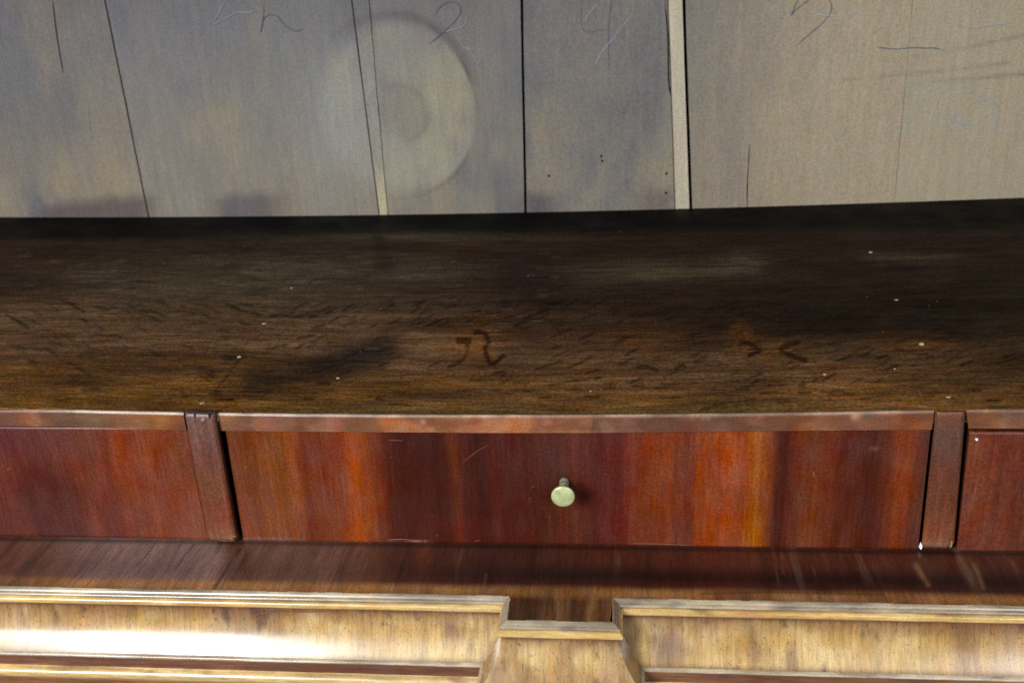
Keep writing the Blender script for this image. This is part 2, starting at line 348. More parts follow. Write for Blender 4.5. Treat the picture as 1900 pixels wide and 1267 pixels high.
# ---- shelf -------------------------------------------------------
front_px = [(0, 758), (340, 766), (400, 769), (900, 771), (1300, 768), (1735, 764), (1900, 758)]
back_px = [(0, 403), (275, 402), (700, 399), (975, 395), (1282, 386), (1600, 377), (1900, 367)]
def pfit(pts, Y):
    P = np.array([onY(x, y, Y) for x, y in pts]); return np.polyfit(P[:, 0], P[:, 2], 2)
PF, PB = pfit(front_px, YF), pfit(back_px, YB)
def zf(x): return np.polyval(PF, np.clip(x, -0.42, 0.28))
def zb(x): return np.polyval(PB, np.clip(x, -0.66, 0.40))
def zshelf(x, y):
    t = (y-YF)/(YB-YF); return zf(x)*(1-t)+zb(x)*t
def shelf_col(V, px, py):
    x, y = V[:, 0], V[:, 1]
    n1 = fbm(x*5, y*22, 4, 2); n2 = fbm(x*16, y*60, 4, 6); n3 = fbm(x*9, y*12, 4, 14)
    c = np.tile(lin((94, 70, 50)), (len(V), 1))
    c = mixc(c, lin((112, 86, 62)), sstep(0.45, 0.65, n2)*0.7)
    c = mixc(c, lin((64, 42, 26)), sstep(0.55, 0.3, n1)*0.8)
    # worn amber band along the front
    fr = sstep(0.09, 0.0, (y-YF)+0.07*(n1-0.5)*2)
    c = mixc(c, ramp(n2, [(0.25, (74, 50, 26)), (0.5, (96, 66, 28)), (0.75, (120, 82, 30))]), fr*0.85)
    c = mixc(c, lin((92, 78, 36)), 0.5*sstep(0.02, 0.004, y-YF)*sstep(0.4, 0.6, n3))
    # darker tone spreading from the right rear, and the black strip at the very back
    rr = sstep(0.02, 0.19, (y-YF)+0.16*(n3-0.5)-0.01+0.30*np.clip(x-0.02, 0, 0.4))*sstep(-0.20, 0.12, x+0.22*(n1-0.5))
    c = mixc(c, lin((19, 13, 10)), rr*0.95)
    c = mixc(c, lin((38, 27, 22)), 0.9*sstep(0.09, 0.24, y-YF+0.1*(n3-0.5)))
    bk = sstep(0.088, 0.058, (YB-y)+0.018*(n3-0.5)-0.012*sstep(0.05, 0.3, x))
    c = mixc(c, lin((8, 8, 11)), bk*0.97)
    # dusty pale wipes
    for cx, cy, rx, ry, s in ((1210, 505, 160, 22, .38), (1375, 490, 42, 20, .36), (800, 512, 70, 14, .4), (560, 500, 260, 30, .25), (420, 540, 330, 50, .28), (1690, 478, 90, 10, .3), (180, 505, 60, 14, .25), (760, 440, 250, 10, .3)):
        d = ((px-cx)/rx)**2+((py-cy)/ry)**2
        c = mixc(c, lin((100, 95, 78)), s*np.exp(-d)*(0.4+1.1*n2))
    # dark blotches
    for pts, w, s in (([(470, 712), (560, 692), (640, 660), (720, 640)], 26, .75), ([(600, 690), (700, 668)], 24, .6), ([(700, 440), (715, 490)], 16, .5), ([(420, 665), (450, 660)], 8, .6), ([(1000, 520), (960, 505)], 40, .45), ([(445, 668), (400, 725)], 2.5, .6)):
        d = segdist(px, py, pts); c = mixc(c, lin((26, 22, 24)), s*np.exp(-(d/w)**2)*(0.55+0.9*n2))
    # figured oak: knots and ray flecks
    for cx, cy, rx, ry, s in ((880, 640, 48, 30, .8), (1425, 650, 70, 20, .55), (1375, 615, 22, 18, .5), (1090, 690, 60, 14, .3), (1700, 640, 75, 18, .5), (1190, 640, 90, 30, .3), (1560, 690, 120, 16, .3)):
        c = mixc(c, lin((122, 76, 26)), .8*s*np.exp(-(((px-cx)/rx)**2+((py-cy)/ry)**2)))
    def stroke(pts, w, s=0.88, cc=(36, 15, 8)):
        nonlocal c
        d = segdist(px, py, [tuple(p) for p in smooth_poly(pts, 4)]); c = mixc(c, lin(cc), s*sstep(w*1.25, w*0.55, d+2.0*(n2-0.5)+2.5*(fbm(x*220, y*420, 2, 71)-.5)))
    stroke([(852, 632), (870, 632)], 7.5, .8); stroke([(882, 617), (896, 617), (906, 632), (900, 648), (906, 666), (914, 675), (934, 660)], 5)
    stroke([(867, 640), (864, 660), (850, 674), (832, 680)], 3.4, .7); stroke([(1376, 634), (1395, 640), (1408, 648), (1400, 655), (1390, 660)], 5, .75)
    stroke([(1478, 636), (1455, 643), (1450, 650), (1468, 660), (1494, 668)], 6, .85); stroke([(1690, 625), (1715, 624)], 5, .6); stroke([(1660, 648), (1695, 650), (1740, 646)], 3.5, .5)
    stroke([(955, 608), (975, 592), (990, 585)], 3.2, .7); stroke([(1040, 618), (1062, 608)], 3, .6); stroke([(1056, 682), (1078, 672), (1100, 660)], 2.8, .6); stroke([(995, 685), (1040, 670)], 2.6, .6)
    stroke([(1182, 680), (1200, 680), (1220, 688)], 3.2, .7); stroke([(1775, 600), (1790, 593)], 2.5, .5); stroke([(1160, 658), (1175, 652)], 3, .6); stroke([(1010, 715), (1060, 708), (1110, 700)], 2, .5)
    stroke([(1170, 600), (1190, 585), (1220, 578)], 3, .5); stroke([(925, 583), (952, 587)], 2.5, .5); stroke([(825, 572), (845, 566)], 3, .6); stroke([(760, 606), (795, 568)], 3, .5); stroke([(1300, 762), (1340, 748), (1400, 742)], 2.4, .5)
    stroke([(720, 750), (745, 749), (762, 753)], 2.5, .6); stroke([(1380, 717), (1400, 715)], 2.5, .6); stroke([(1460, 702), (1535, 700)], 2, .5); stroke([(1850, 676), (1900, 658)], 2.8, .55)
    rs = random.Random(5)
    for k in range(420):
        t = rs.random(); cx = 20+rs.random()*1860; cy = 560+rs.random()**1.3*185
        lg = 8+rs.random()*22; sl = (-0.45 if cx > 500 else 0.55)*(0.3+rs.random()) if cy < 710 else rs.uniform(-.1, .1)
        if abs(cx-880) < 70 and abs(cy-645) < 40: continue
        m = (np.abs(px-cx) < lg+6) & (np.abs(py-cy) < lg+6)
        if not m.any(): continue
        d = segdist(px[m], py[m], [(cx-lg/2, cy-lg/2*sl), (cx+lg/2, cy+lg/2*sl)])
        c[m] = mixc(c[m], lin((22, 13, 9)), rs.uniform(.35, .85)*np.exp(-(d/rs.uniform(1.3, 2.6))**2))
    # pale worn grain dashes
    for k in range(170):
        cx = 30+rs.random()*1000 if rs.random() < .75 else rs.random()*1880; cy = 470+rs.random()*190; lg = 6+rs.random()*20
        m = (np.abs(px-cx) < lg+4) & (np.abs(py-cy) < 6)
        if m.any():
            d = segdist(px[m], py[m], [(cx-lg/2, cy), (cx+lg/2, cy-.5)]); c[m] = mixc(c[m], lin((112, 104, 98)), rs.uniform(.1, .4)*np.exp(-(d/1.1)**2)*(cx < 1150))
    return c*np.array([1.0, 0.89, 0.76])
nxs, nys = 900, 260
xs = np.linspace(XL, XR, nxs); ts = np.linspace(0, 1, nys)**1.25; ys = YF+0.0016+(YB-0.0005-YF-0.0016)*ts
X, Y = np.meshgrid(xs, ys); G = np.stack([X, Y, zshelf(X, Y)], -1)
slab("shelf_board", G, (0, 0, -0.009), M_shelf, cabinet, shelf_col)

# ---- rails (lipping) on the shelf's front edge -------------------
def band_col(stops, nz_amp=0.3, patch=None, fx=14, fz=30, seed=0, key=0):
    def f(V, px, py):
        x, z = V[:, 0], V[:, 2]
        n1 = fbm(x*fx, z*fz, 4, seed+1); n2 = fbm(x*fx*3, z*fz, 4, seed+5)
        c = ramp(px+14*(n1-0.5), stops)
        c = c*(1+nz_amp*(n2-0.5)*2)[:, None]
        if patch: c = patch(c, V, px, py, n1, n2)
        return c
    return f
K_RAIL = 0.66
rail_stops = [(0, (132, 84, 66)), (70, (150, 88, 62)), (110, (130, 92, 76)), (180, (128, 92, 70)), (260, (150, 96, 64)), (300, (156, 96, 46)), (345, (130, 78, 56)), (400, (170, 112, 84)), (460, (150, 98, 80)), (560, (148, 96, 76)), (640, (160, 98, 76)),
              (655, (150, 104, 76)), (700, (176, 106, 74)), (740, (176, 112, 78)), (850, (188, 118, 82)), (975, (190, 118, 82)), (985, (172, 106, 74)), (1096, (180, 114, 74)), (1099, (128, 82, 62)), (1200, (128, 84, 74)), (1260, (120, 66, 50)), (1340, (126, 86, 78)), (1430, (142, 86, 58)), (1520, (150, 90, 62)),
              (1580, (130, 82, 72)), (1640, (160, 96, 70)), (1700, (156, 88, 52)), (1735, (150, 84, 50)), (1790, (150, 92, 62)), (1900, (140, 100, 82))]
def rail_patch(c, V, px, py, n1, n2):
    d = n2; c = mixc(c, lin((160, 132, 116)), sstep(0.58, 0.75, d)*0.35)
    zt = zf(V[:, 0])-V[:, 2]; c = mixc(c, lin((214, 196, 190)), (0.9-.45*sstep(700, 1100, px))*sstep(0.0013, 0.0003, zt+0.0009*(n2-.5))); c = mixc(c, lin((92, 60, 48)), .5*sstep(.55, .35, fbm(V[:, 0]*44, zt*60, 3, 90)))  # pale line along the top edge paints in its highlight
    for cx, cy, r_ in ((1590, 771, 9), (785, 783, 5), (1585, 773, 6)): c = mixc(c, lin((215, 150, 130)), .7*np.exp(-((px-cx)**2+(py-cy)**2)/r_**2))
    c = mixc(c, lin((96, 104, 96)), .6*np.exp(-(((px-1610)/13)**2+((py-769)/7)**2)))
    return c*K_RAIL*np.array([1.0, 0.94, 0.74])
def rail(pt, pb):
    top = [onY(x, y, YF) for x, y in pt]
    for t in top: t[2] = zf(t[0])
    bot = [onY(x, y, YF) for x, y in pb]
    if pt[0][0] <= 0: top[0] = np.array([XL, YF, zf(XL)]); bot[0] = np.array([XL, YF, bot[0][2]])
    if pt[-1][0] >= 1900: top[-1] = np.array([XR, YF, zf(XR)]); bot[-1] = np.array([XR, YF, bot[-1][2]])
    n = max(40, int((top[-1][0]-top[0][0])/0.0009))
    G = curvegrid(top, bot, n, 14)
    G[..., 2] += np.where(np.arange(14)[:, None] == 0, 0, 0)
    # softly broken top arris
    G[0, :, 1] += 0.0011; G[1, :, 1] += 0.0003; G[1, :, 2] = G[0, :, 2]-0.0005
    G[:, :, 1] += 0.0003*(fbm(G[..., 0]*60, G[..., 2]*60, 2, 3)-0.5)
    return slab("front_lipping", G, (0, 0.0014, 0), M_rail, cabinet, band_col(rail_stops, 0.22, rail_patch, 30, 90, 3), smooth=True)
def fpts(x0, x1, step=120):
    P = np.array(front_px, float); xs_ = np.unique(np.concatenate([np.arange(x0, x1, step), [x1]])); return [(x, np.interp(x, P[:, 0], P[:, 1])) for x in xs_]
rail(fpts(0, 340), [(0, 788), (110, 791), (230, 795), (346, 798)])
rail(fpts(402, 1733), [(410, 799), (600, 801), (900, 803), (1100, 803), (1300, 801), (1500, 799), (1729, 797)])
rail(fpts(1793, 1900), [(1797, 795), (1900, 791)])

# ---- stiles (posts between the drawers) --------------------------
YSL, YSR = YF-0.0050, YF-0.0012
def stile(name, tl, tr, br, bl, stops, seed, YS):
    c = [onY(x, y, YS) for x, y in (tl, tr, br, bl)]
    G = quadgrid(c[0], c[1], c[2], c[3], 26, 90)
    # rounded long edges and a rounded foot
    u = np.abs(np.linspace(-1, 1, 26))[None, :]; v = np.linspace(0, 1, 90)[:, None]
    G[..., 1] += 0.0016*sstep(0.80, 1.0, u)**2 + 0.0020*sstep(0.955, 1.0, v)**2 + 0.0010*sstep(0.02, 0.0, v)
    G[..., 2] += 0.0022*(sstep(0.7, 1.0, u)**2)*sstep(0.9, 1.0, v)
    def cf(V, px, py):
        x, z = V[:, 0], V[:, 2]; n1 = fbm(x*60, z*20, 4, seed); n2 = fbm(x*140, z*14, 4, seed+4)
        t = np.clip((z-c[0][2])/(c[3][2]-c[0][2]), 0, 1)
        col = ramp(t+0.3*(n1-0.5), stops); col = col*(1+0.35*(n2-0.5))[:, None]
        uu = (x-x.min())/(x.max()-x.min())
        col = mixc(col, lin((150, 118, 96)), 0.5*sstep(0.9, 1.0, t+0.1*(n2-.5))*sstep(.45, .7, n2+.1))
        col = mixc(col, lin((40, 30, 24)), 0.5*sstep(0.98, 1.0, t))
        return col*0.72*np.array([1.06, 0.92, 0.84])
    return slab(name, G, (0, YF+0.0009-YS, 0), M_maho, cabinet, cf, smooth=True)
st_l = stile("stile", (341, 769), (396, 771), (438, 1008), (387, 1007), [(0, (118, 92, 82)), (0.3, (116, 78, 70)), (0.5, (122, 74, 54)), (0.8, (126, 66, 42)), (1, (136, 90, 66))], 3, YSL)
st_l["label"] = "left post, leaning, with a chipped top corner"
st_r = stile("stile", (1738, 766), (1793, 766), (1771, 1020), (1711, 1020), [(0, (120, 78, 58)), (0.12, (104, 78, 72)), (0.4, (106, 64, 50)), (0.7, (112, 66, 48)), (1, (132, 76, 48))], 8, YSR)
# chips and nicks at the tops and feet of the posts
def chip(name, cpx, w, h, d, mat, parent, Y, seed=0):
    r_ = random.Random(seed); c = onY(cpx[0], cpx[1], Y); V = []; n = 7
    for k in range(n):
        a = 2*math.pi*k/n; s = 0.75+0.5*r_.random(); V.append(c+np.array([math.cos(a)*w*s, 0.0012, math.sin(a)*h*s]))
    for k in range(n):
        a = 2*math.pi*k/n; s = 0.5+0.3*r_.random(); V.append(c+np.array([math.cos(a)*w*s, -d*(0.6+0.5*r_.random()), math.sin(a)*h*s]))
    F = [[k, (k+1) % n, n+(k+1) % n, n+k] for k in range(n)]+[list(range(n, 2*n))]
    return link(name, make_mesh(name, V, F), mat, parent)
M_chip = plain("raw_wood_chip", lin((150, 122, 104)), 0.7, noise_amp=0.3, scale=900)
M_chipd = plain("bruised_wood", lin((60, 44, 38)), 0.7, noise_amp=0.4, scale=900)
chip("splinter", (377, 778), 0.0022, 0.0016, 0.0006, M_chip, cabinet, YSL, 1)
chip("splinter", (404, 777), 0.0016, 0.0026, 0.0004, M_chip, cabinet, YF, 2)
chip("notch", (388, 772), 0.0009, 0.0028, 0.0005, M_chipd, cabinet, YSL, 3)
chip("notch", (361, 773), 0.0007, 0.0022, 0.0004, M_chipd, cabinet, YSL, 5)
chip("splinter", (1786, 776), 0.0012, 0.0030, 0.0005, M_chipd, cabinet, YSR, 4)
chip("splinter", (1765, 1001+8), 0.0009, 0.0038, 0.0003, M_chip, cabinet, YSR, 6)
o = chip("light_fleck", (1709, 1014), 0.0012, 0.0026, 0.0004, M_white, cabinet, YSR+0.002, 7); o["label"] = "bluish white fleck of light at the foot of the right post"  # white sliver modelled for a bit of bluish light
ribbon("scratch", [(395, 995), (410, 1002), (422, 1004)], 0.0004, M_scratch, cabinet, Y=YSL, seed=3); ribbon("scratch", [(415, 985), (424, 991)], 0.0004, M_scratch, cabinet, Y=YSL, seed=4)
ribbon("scratch", [(432, 996), (438, 994)], 0.0009, M_chalk, cabinet, Y=YSL, seed=5); ribbon("scratch", [(343, 772), (383, 773)], 0.0003, M_chalk, cabinet, Y=YSL, seed=6)

# ---- unseen rest of the case that shades the inside -------------
box(XL-0.02, XL, YF, YB+0.018, -0.099, 0.455, "unseen_side_panel", M_case, cabinet)
box(XR, XR+0.02, YF, YB+0.018, -0.099, 0.455, "unseen_side_panel", M_case, cabinet)
box(XL-0.02, XR+0.02, YF-0.01, YB+0.018, 0.455, 0.475, "unseen_top_panel", M_case, cabinet)
box(XL, XR, YB+0.018, YB+0.026, -0.099, 0.455, "unseen_rear_backing", M_dark, cabinet)

for xc, wd_ in ((-0.2725, 0.007), (0.1925, 0.006)): box(xc-wd_, xc+wd_, YF+0.0215, YF+0.36, ZD, -0.0125, "divider", M_dark, cabinet)
# ---- drawers -----------------------------------------------------
K_DR = 0.62
def drawer(label, tl, tr, br, bl, colf, Y=YF+0.0022, xl=None, xr=None):
    tx = (onY(*tl, Y)+onY(*br, Y))/2; d = thing("drawer", (tx[0], Y+0.01, ZD+0.001), label, "drawer", "drawers side by side under the shelf")
    c = [onY(x, y, Y) for x, y in (tl, tr, br, bl)]
    if xl is not None:
        for i, j in ((0, 1), (3, 2)): c[i] = np.array([xl, Y, c[i][2]])
    if xr is not None:
        for i, j in ((1, 0), (2, 3)): c[i] = np.array([xr, Y, c[i][2]])
    nx = int(abs(c[1][0]-c[0][0])/0.00085); G = quadgrid(*c, nx, 110)
    G[..., 1] += 0.0005*(fbm(G[..., 0]*9, G[..., 2]*9, 2, 4)-0.5)
    u = np.linspace(0, 1, nx)[None, :]; v = np.linspace(0, 1, 110)[:, None]
    G[..., 1] += 0.0007*(sstep(0.985, 1, v)+sstep(0.012, 0, v))
    slab("front_panel", G, (0, 0.017, 0), M_maho, d, colf, smooth=True)
    x0, x1 = max(c[0][0], c[3][0])+0.004, min(c[1][0], c[2][0])-0.004; z0, z1 = ZD+0.004, -0.022
    for a in (x0, x1-0.008): box(a, a+0.008, Y+0.0182, Y+0.36, z0, z1, "side_board", M_case, d)
    box(x0+0.0085, x1-0.0085, Y+0.0182, Y+0.35, z0+0.002, z0+0.007, "bottom_board", M_case, d)
    return d
mid_stops = [(410, (140, 66, 36)), (440, (132, 58, 34)), (470, (140, 62, 30)), (520, (152, 72, 26)), (548, (146, 66, 28)), (565, (122, 48, 26)), (610, (126, 50, 26)), (632, (128, 50, 26)), (650, (168, 66, 16)), (668, (162, 66, 20)), (690, (150, 60, 22)), (700, (138, 52, 24)), (718, (94, 34, 20)), (740, (84, 28, 20)), (800, (76, 26, 20)),
             (826, (80, 28, 20)), (842, (112, 44, 22)), (858, (84, 28, 24)), (900, (82, 28, 20)), (940, (84, 28, 24)), (960, (82, 28, 20)), (1000, (86, 32, 22)), (1046, (94, 36, 24)), (1060, (100, 40, 28)), (1110, (92, 34, 30)), (1150, (104, 34, 30)), (1185, (128, 48, 24)), (1240, (144, 54, 22)), (1256, (122, 48, 26)), (1280, (120, 46, 26)),
             (1296, (150, 60, 24)), (1340, (158, 62, 24)), (1375, (150, 58, 26)), (1392, (162, 74, 22)), (1404, (172, 86, 22)), (1414, (158, 68, 22)), (1438, (96, 38, 26)), (1450, (88, 32, 22)), (1470, (122, 46, 28)), (1510, (132, 58, 32)), (1545, (122, 46, 28)), (1580, (104, 36, 22)), (1615, (92, 32, 22)), (1640, (104, 40, 28)), (1665, (136, 56, 26)), (1690, (126, 50, 30)), (1715, (100, 50, 40))]
xp_ref = {}
def mid_col(V, px, py):
    x, z = V[:, 0], V[:, 2]; P = np.stack([x, np.full_like(x, YF), np.full_like(x, -0.05)], -1); rx, ry = pix(P)   # position across the front at mid height
    n1 = fbm(x*20, z*7, 4, 2); n2 = fbm(x*80, z*6, 4, 7); n3 = fbm(x*14, z*14, 4, 11); n4 = fbm(x*200, z*5, 3, 17)
    wav = (n1-0.5)*16 + 8*(fbm(z*20, x*3, 2, 5)-0.5) + (z+0.05)*(-260)*sstep(900, 500, rx)
    c = ramp(rx+wav, mid_stops)
    c = c*(0.86+0.28*sstep(.35, .65, fbm(x*34, z*5, 3, 91)))[:, None]; n5 = fbm(x*560, z*10, 3, 23); c = c*(1+0.16*(n2-0.5)+0.24*(n4-0.5)+0.30*(n5-0.5))[:, None]; c = c*np.array([0.96, 1.10, 0.92])
    c = mixc(c, lin((108, 34, 20)), 0.25*sstep(0.5, 0.8, n3+0.25*sstep(-0.04, -0.09, z)-.2)*sstep(720, 760, rx)*sstep(1420, 1200, rx))
    # dulled, faintly bluish bloom on the polish
    bl = np.exp(-(((px-1040)/70)**2+((py-850)/36)**2)) + .7*np.exp(-(((px-1590)/40)**2+((py-830)/22)**2)) + .5*np.exp(-(((px-585)/30)**2+((py-835)/25)**2)) + .6*sstep(1640, 1725, px)*sstep(900, 800, py)
    c = mixc(c, lin((104, 74, 84)), np.clip(bl, 0, 1)*0.22*(0.5+n3))
    c = mixc(c, lin((84, 34, 22)), 0.15*sstep(0.55, 0.75, fbm(x*26, z*20, 3, 33)))
    c = mixc(c, lin((160, 96, 60)), .5*np.exp(-(((px-1622)/8)**2+((py-832)/4)**2)))
    # pale rubbed lower arris and specks
    c = mixc(c, lin((150, 104, 90)), 0.5*sstep(0.0018, 0.0, z-(ZD+0.0005))*sstep(0.5, 0.65, n1))
    sp = vnoise(x*800, z*800, 50)*vnoise(x*90, z*90, 52); c = mixc(c, lin((190, 140, 110)), sstep(0.84, 0.93, sp)*0.5)
    # grime and contact shadow painted in round the knob
    rk = np.hypot(x+0.035, (z+0.0508)); c = mixc(c, lin((44, 22, 18)), .55*np.exp(-(rk/0.007)**2))
    return c*K_DR
def side_col(seed, stops):
    def f(V, px, py):
        x, z = V[:, 0], V[:, 2]; n1 = fbm(x*16+seed, z*9, 3, seed); n2 = fbm(x*60, z*8, 4, seed+7); n3 = fbm(x*26, z*22, 3, seed+3); n4 = fbm(x*200, z*6, 3, seed+9)
        c = ramp(n1, stops); c = c*(1+0.25*(n2-0.5)+.2*(n4-.5)+.25*(fbm(x*560, z*10, 3, 23)-.5))[:, None]
        if seed == 40:
            c = mixc(c, lin((96, 58, 62)), .45*sstep(-0.055, -0.02, z+.03*(n3-.5))*sstep(240, 120, px+120*(n1-.5)))  # purple-grey window sheen painted in at the upper left
            c = mixc(c, lin((66, 32, 36)), .4*np.exp(-((px-185-(py-860)*.2)/26)**2)*sstep(900, 840, py))
            c = mixc(c, lin((150, 66, 30)), .5*np.exp(-(((px-265)/50)**2+((py-850)/45)**2)))
            c = mixc(c, lin((140, 76, 50)), .5*sstep(310, 372, px-(py-900)*.2))
        sp = vnoise(x*700, z*700, 50)*vnoise(x*90, z*90, 52); c = mixc(c, lin((210, 160, 130)), sstep(0.86, 0.95, sp)*0.5)
        return c*K_DR
    return f
dm = drawer("wide middle drawer with dark and orange veneer bands and the brass knob", (418, 797), (1727, 795), (1703, 1019), (452, 1004), mid_col)
dl = drawer("drawer left of the leaning post, blotchy purple-red front cut by the picture edge", (0, 787), (362, 795), (406, 1002), (0, 991), side_col(40, [(.2, (90, 36, 30)), (.42, (118, 48, 30)), (.55, (130, 56, 30)), (.75, (154, 66, 30))]), xl=XL+0.003)
dr = drawer("drawer right of the right post, plain red front with a white paint spot", (1800, 803), (1900, 800), (1900, 1024), (1775, 1024), side_col(60, [(.25, (108, 50, 36)), (.5, (124, 58, 38)), (.75, (142, 68, 38))]), Y=YF+0.0028, xr=XR-0.003)
o = chip("paint_spot", (1812, 815), 0.0013, 0.0013, 0.0005, M_white, dr, YF+0.0028, 9)
ribbon("seam_scratch", [(347, 835), (358, 880), (372, 940), (382, 985)], 0.0004, M_scratch, dl, Y=YF+0.0022, seed=9)
for k, (pts, w) in enumerate([([(721, 816), (735, 817), (748, 817)], .0003), ([(857, 859), (884, 838), (908, 824)], .00025), ([(690, 867), (700, 866)], .0004), ([(718, 1002), (745, 1000), (782, 1004), (750, 1004)], .0006), ([(905, 985), (918, 992)], .0003), ([(500, 921), (522, 918)], .0003), ([(880, 1004), (890, 1002)], .0009),
                              ([(1160, 949), (1165, 940)], .0004), ([(1128, 987), (1130, 1010)], .0003), ([(1120, 925), (1140, 929)], .0003), ([(1224, 804), (1238, 803)], .0005), ([(1165, 1008), (1230, 1009), (1290, 1012)], .0004), ([(1076, 818), (1082, 812)], .0004), ([(1052, 956), (1053, 968)], .0005), ([(690, 825), (640, 822)], .0002), ([(1615, 905), (1613, 915)], .0004)]):
    ribbon("scratch", pts, w, M_scratch, dm, Y=YF+0.0022, seed=k+11)

# knob: stem with collar and a flat disc
def lathe(name, prof, c, mat, parent, n=40, smooth=True, seed=None):
    V = []; F = []
    for (a, r_) in prof:
        for k in range(n):
            t = 2*math.pi*k/n; rr = r_
            if seed is not None and r_ > 0.0066: rr = r_*(1-0.05*max(0, vnoise(np.array(t*7), np.array(0.3), seed)-0.55)*2*(1 if 3.0 < t < 4.6 else .3))
            V.append((c[0]+rr*math.cos(t), c[1]-a, c[2]+rr*math.sin(t)))
    for i in range(len(prof)-1):
        for k in range(n): F.append([i*n+k, i*n+(k+1) % n, (i+1)*n+(k+1) % n, (i+1)*n+k])
    F.append([(len(prof)-1)*n+k for k in range(n)])
    me = make_mesh(name, V, F, None, smooth); o = link(name, me, mat, parent)
    return o
kc = onY(1047, 893, YF+0.0018)
stem = lathe("stem", [(-0.003, .0022), (0.0006, .0030), (0.0014, .0032), (0.002, .0024), (.004, .0022), (.0052, .0030), (.0062, .0031), (.0068, .0024), (.0098, .0029), (.0122, .0036), (.0142, .0040), (.0158, .0034)], kc, M_brass_dark, dm)
disc_y = 0.0158
knob = lathe("knob", [(disc_y, .0020), (disc_y+.0003, .0056), (disc_y+.0008, .0073), (disc_y+.0016, .0075), (disc_y+.0022, .0073), (disc_y+.0026, .0066), (disc_y+.0029, .004), (disc_y+.0030, .0012)], kc, M_brass, dm, 48, True, 5)
knob["label"] = "pale greenish brass knob"

# ---- base: ledge, block and moulding -----------------------------
XA, XB, YBK = -0.0677, -0.0040, 0.4862
zl = ZD-0.0012
K_L = 0.68
def ledge_col(V, px, py):
    x, y = V[:, 0], V[:, 1]
    n1 = fbm(x*14, y*10, 4, 3); n2 = fbm(x*130, y*7, 4, 8); n3 = fbm(x*40, y*9, 4, 13)
    d = (y-YM)              # 0 at the front arris, +back
    c = ramp(px+80*(n1-0.5), [(0, (106, 58, 42)), (100, (118, 76, 62)), (220, (138, 106, 98)), (400, (138, 106, 98)), (425, (106, 66, 52)), (480, (112, 76, 62)), (600, (112, 76, 62)), (680, (102, 62, 46)), (740, (84, 42, 27)), (900, (78, 38, 26)), (1100, (80, 38, 26)), (1350, (88, 38, 25)), (1500, (90, 42, 28)), (1900, (84, 40, 27))])  # greyer left stops paint a sheen into the ledge
    c = mixc(c, lin((112, 50, 24)), .6*np.exp(-(((px-785)/16)**2))*sstep(0.01, 0.04, d))
    # dark reflection painted into the ledge before the drawers, thinning to the left
    tr = np.exp(-(((d-0.0215-0.004*(n1-.5))/0.0105)**2)); c = mixc(c, lin((30, 14, 12)), tr*(.22+.72*sstep(600, 1200, px)))
    c = mixc(c, lin((88, 40, 24)), .5*sstep(.030, .045, d)*sstep(900, 1100, px))
    # faded orange-brown front margin
    fr = sstep(0.0135, 0.006, d+0.004*(n3-0.5)); c = mixc(c, ramp(n3, [(.3, (140, 90, 52)), (.5, (170, 114, 62)), (.7, (190, 134, 76))]), fr*(.92-.15*sstep(750, 1000, px)+.08*sstep(1500, 1750, px)))
    # block top: strong light and dark streaks
    bl = sstep(0.004, -0.004, d); c = mixc(c, ramp(n2, [(.3, (52, 28, 20)), (.5, (84, 50, 30)), (.6, (112, 72, 38)), (.75, (150, 100, 54))]), bl*.9)
    # pale and dark grain streaks running front to back
    c = c*(1+0.5*(n2-0.5))[:, None]
    c = mixc(c, lin((150, 120, 96)), .35*sstep(0.66, 0.85, n2)*sstep(.45, .65, n3))
    c = mixc(c, lin((34, 20, 18)), .3*sstep(0.34, 0.22, n2))
    for pts, w, s in (([(901, 1065), (893, 1100)], 2.5, .8), ([(1700, 1050), (1722, 1085)], 6, .6), ([(1808, 1045), (1824, 1090)], 6, .6), ([(1508, 1040), (1514, 1078)], 2, .5), ([(1700, 1045), (1712, 1070)], 5, .6), ([(1032, 1095), (1036, 1148)], 5, .7), ([(1100, 1100), (1095, 1148)], 9, .5), ([(1878, 1040), (1888, 1060)], 4, .4), ([(1450, 1020), (1453, 1065)], 2, .4)):
        dd = segdist(px, py, pts); c = mixc(c, lin((170, 120, 76)), .55*s*np.exp(-(dd/(.7*w))**2)*(.1+1.5*n2))
    for pts, w, s in (([(445, 1018), (398, 1090)], 2.5, .8), ([(465, 1022), (440, 1060)], 3, .5), ([(290, 1005), (255, 1050)], 1.6, .6), ([(360, 1010), (325, 1055)], 1.8, .6), ([(228, 1018), (210, 1040)], 2, .4), ([(1300, 1101), (1420, 1098), (1640, 1103)], 2.2, .5), ([(620, 1005), (600, 1040)], 1.5, .4)):
        dd = segdist(px, py, pts); c = mixc(c, lin((36, 22, 22)), s*np.exp(-(dd/w)**2))
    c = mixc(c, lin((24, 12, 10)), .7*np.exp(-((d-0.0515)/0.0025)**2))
    return c*K_L
BACKY = YF+0.14
G = quadgrid((XL-.02, BACKY, zl), (XR+.02, BACKY, zl), (XR+.02, YM, zl), (XL-.02, YM, zl), 1150, 150)
v = np.linspace(0, 1, 150)[:, None]; 
G[..., 1] = BACKY + (YM-BACKY)*(1-(1-v)**1.0)
slab("ledge_board", G, (0, 0, -0.020), M_ledge, base, ledge_col)
G = quadgrid((XA, YM-.00005, zl), (XB, YM-.00005, zl), (XB-.0022, YBK, zl), (XA+.001, YBK, zl), 110, 44)
slab("block_board", G, (0, 0, -0.020), M_ledge, base, ledge_col)

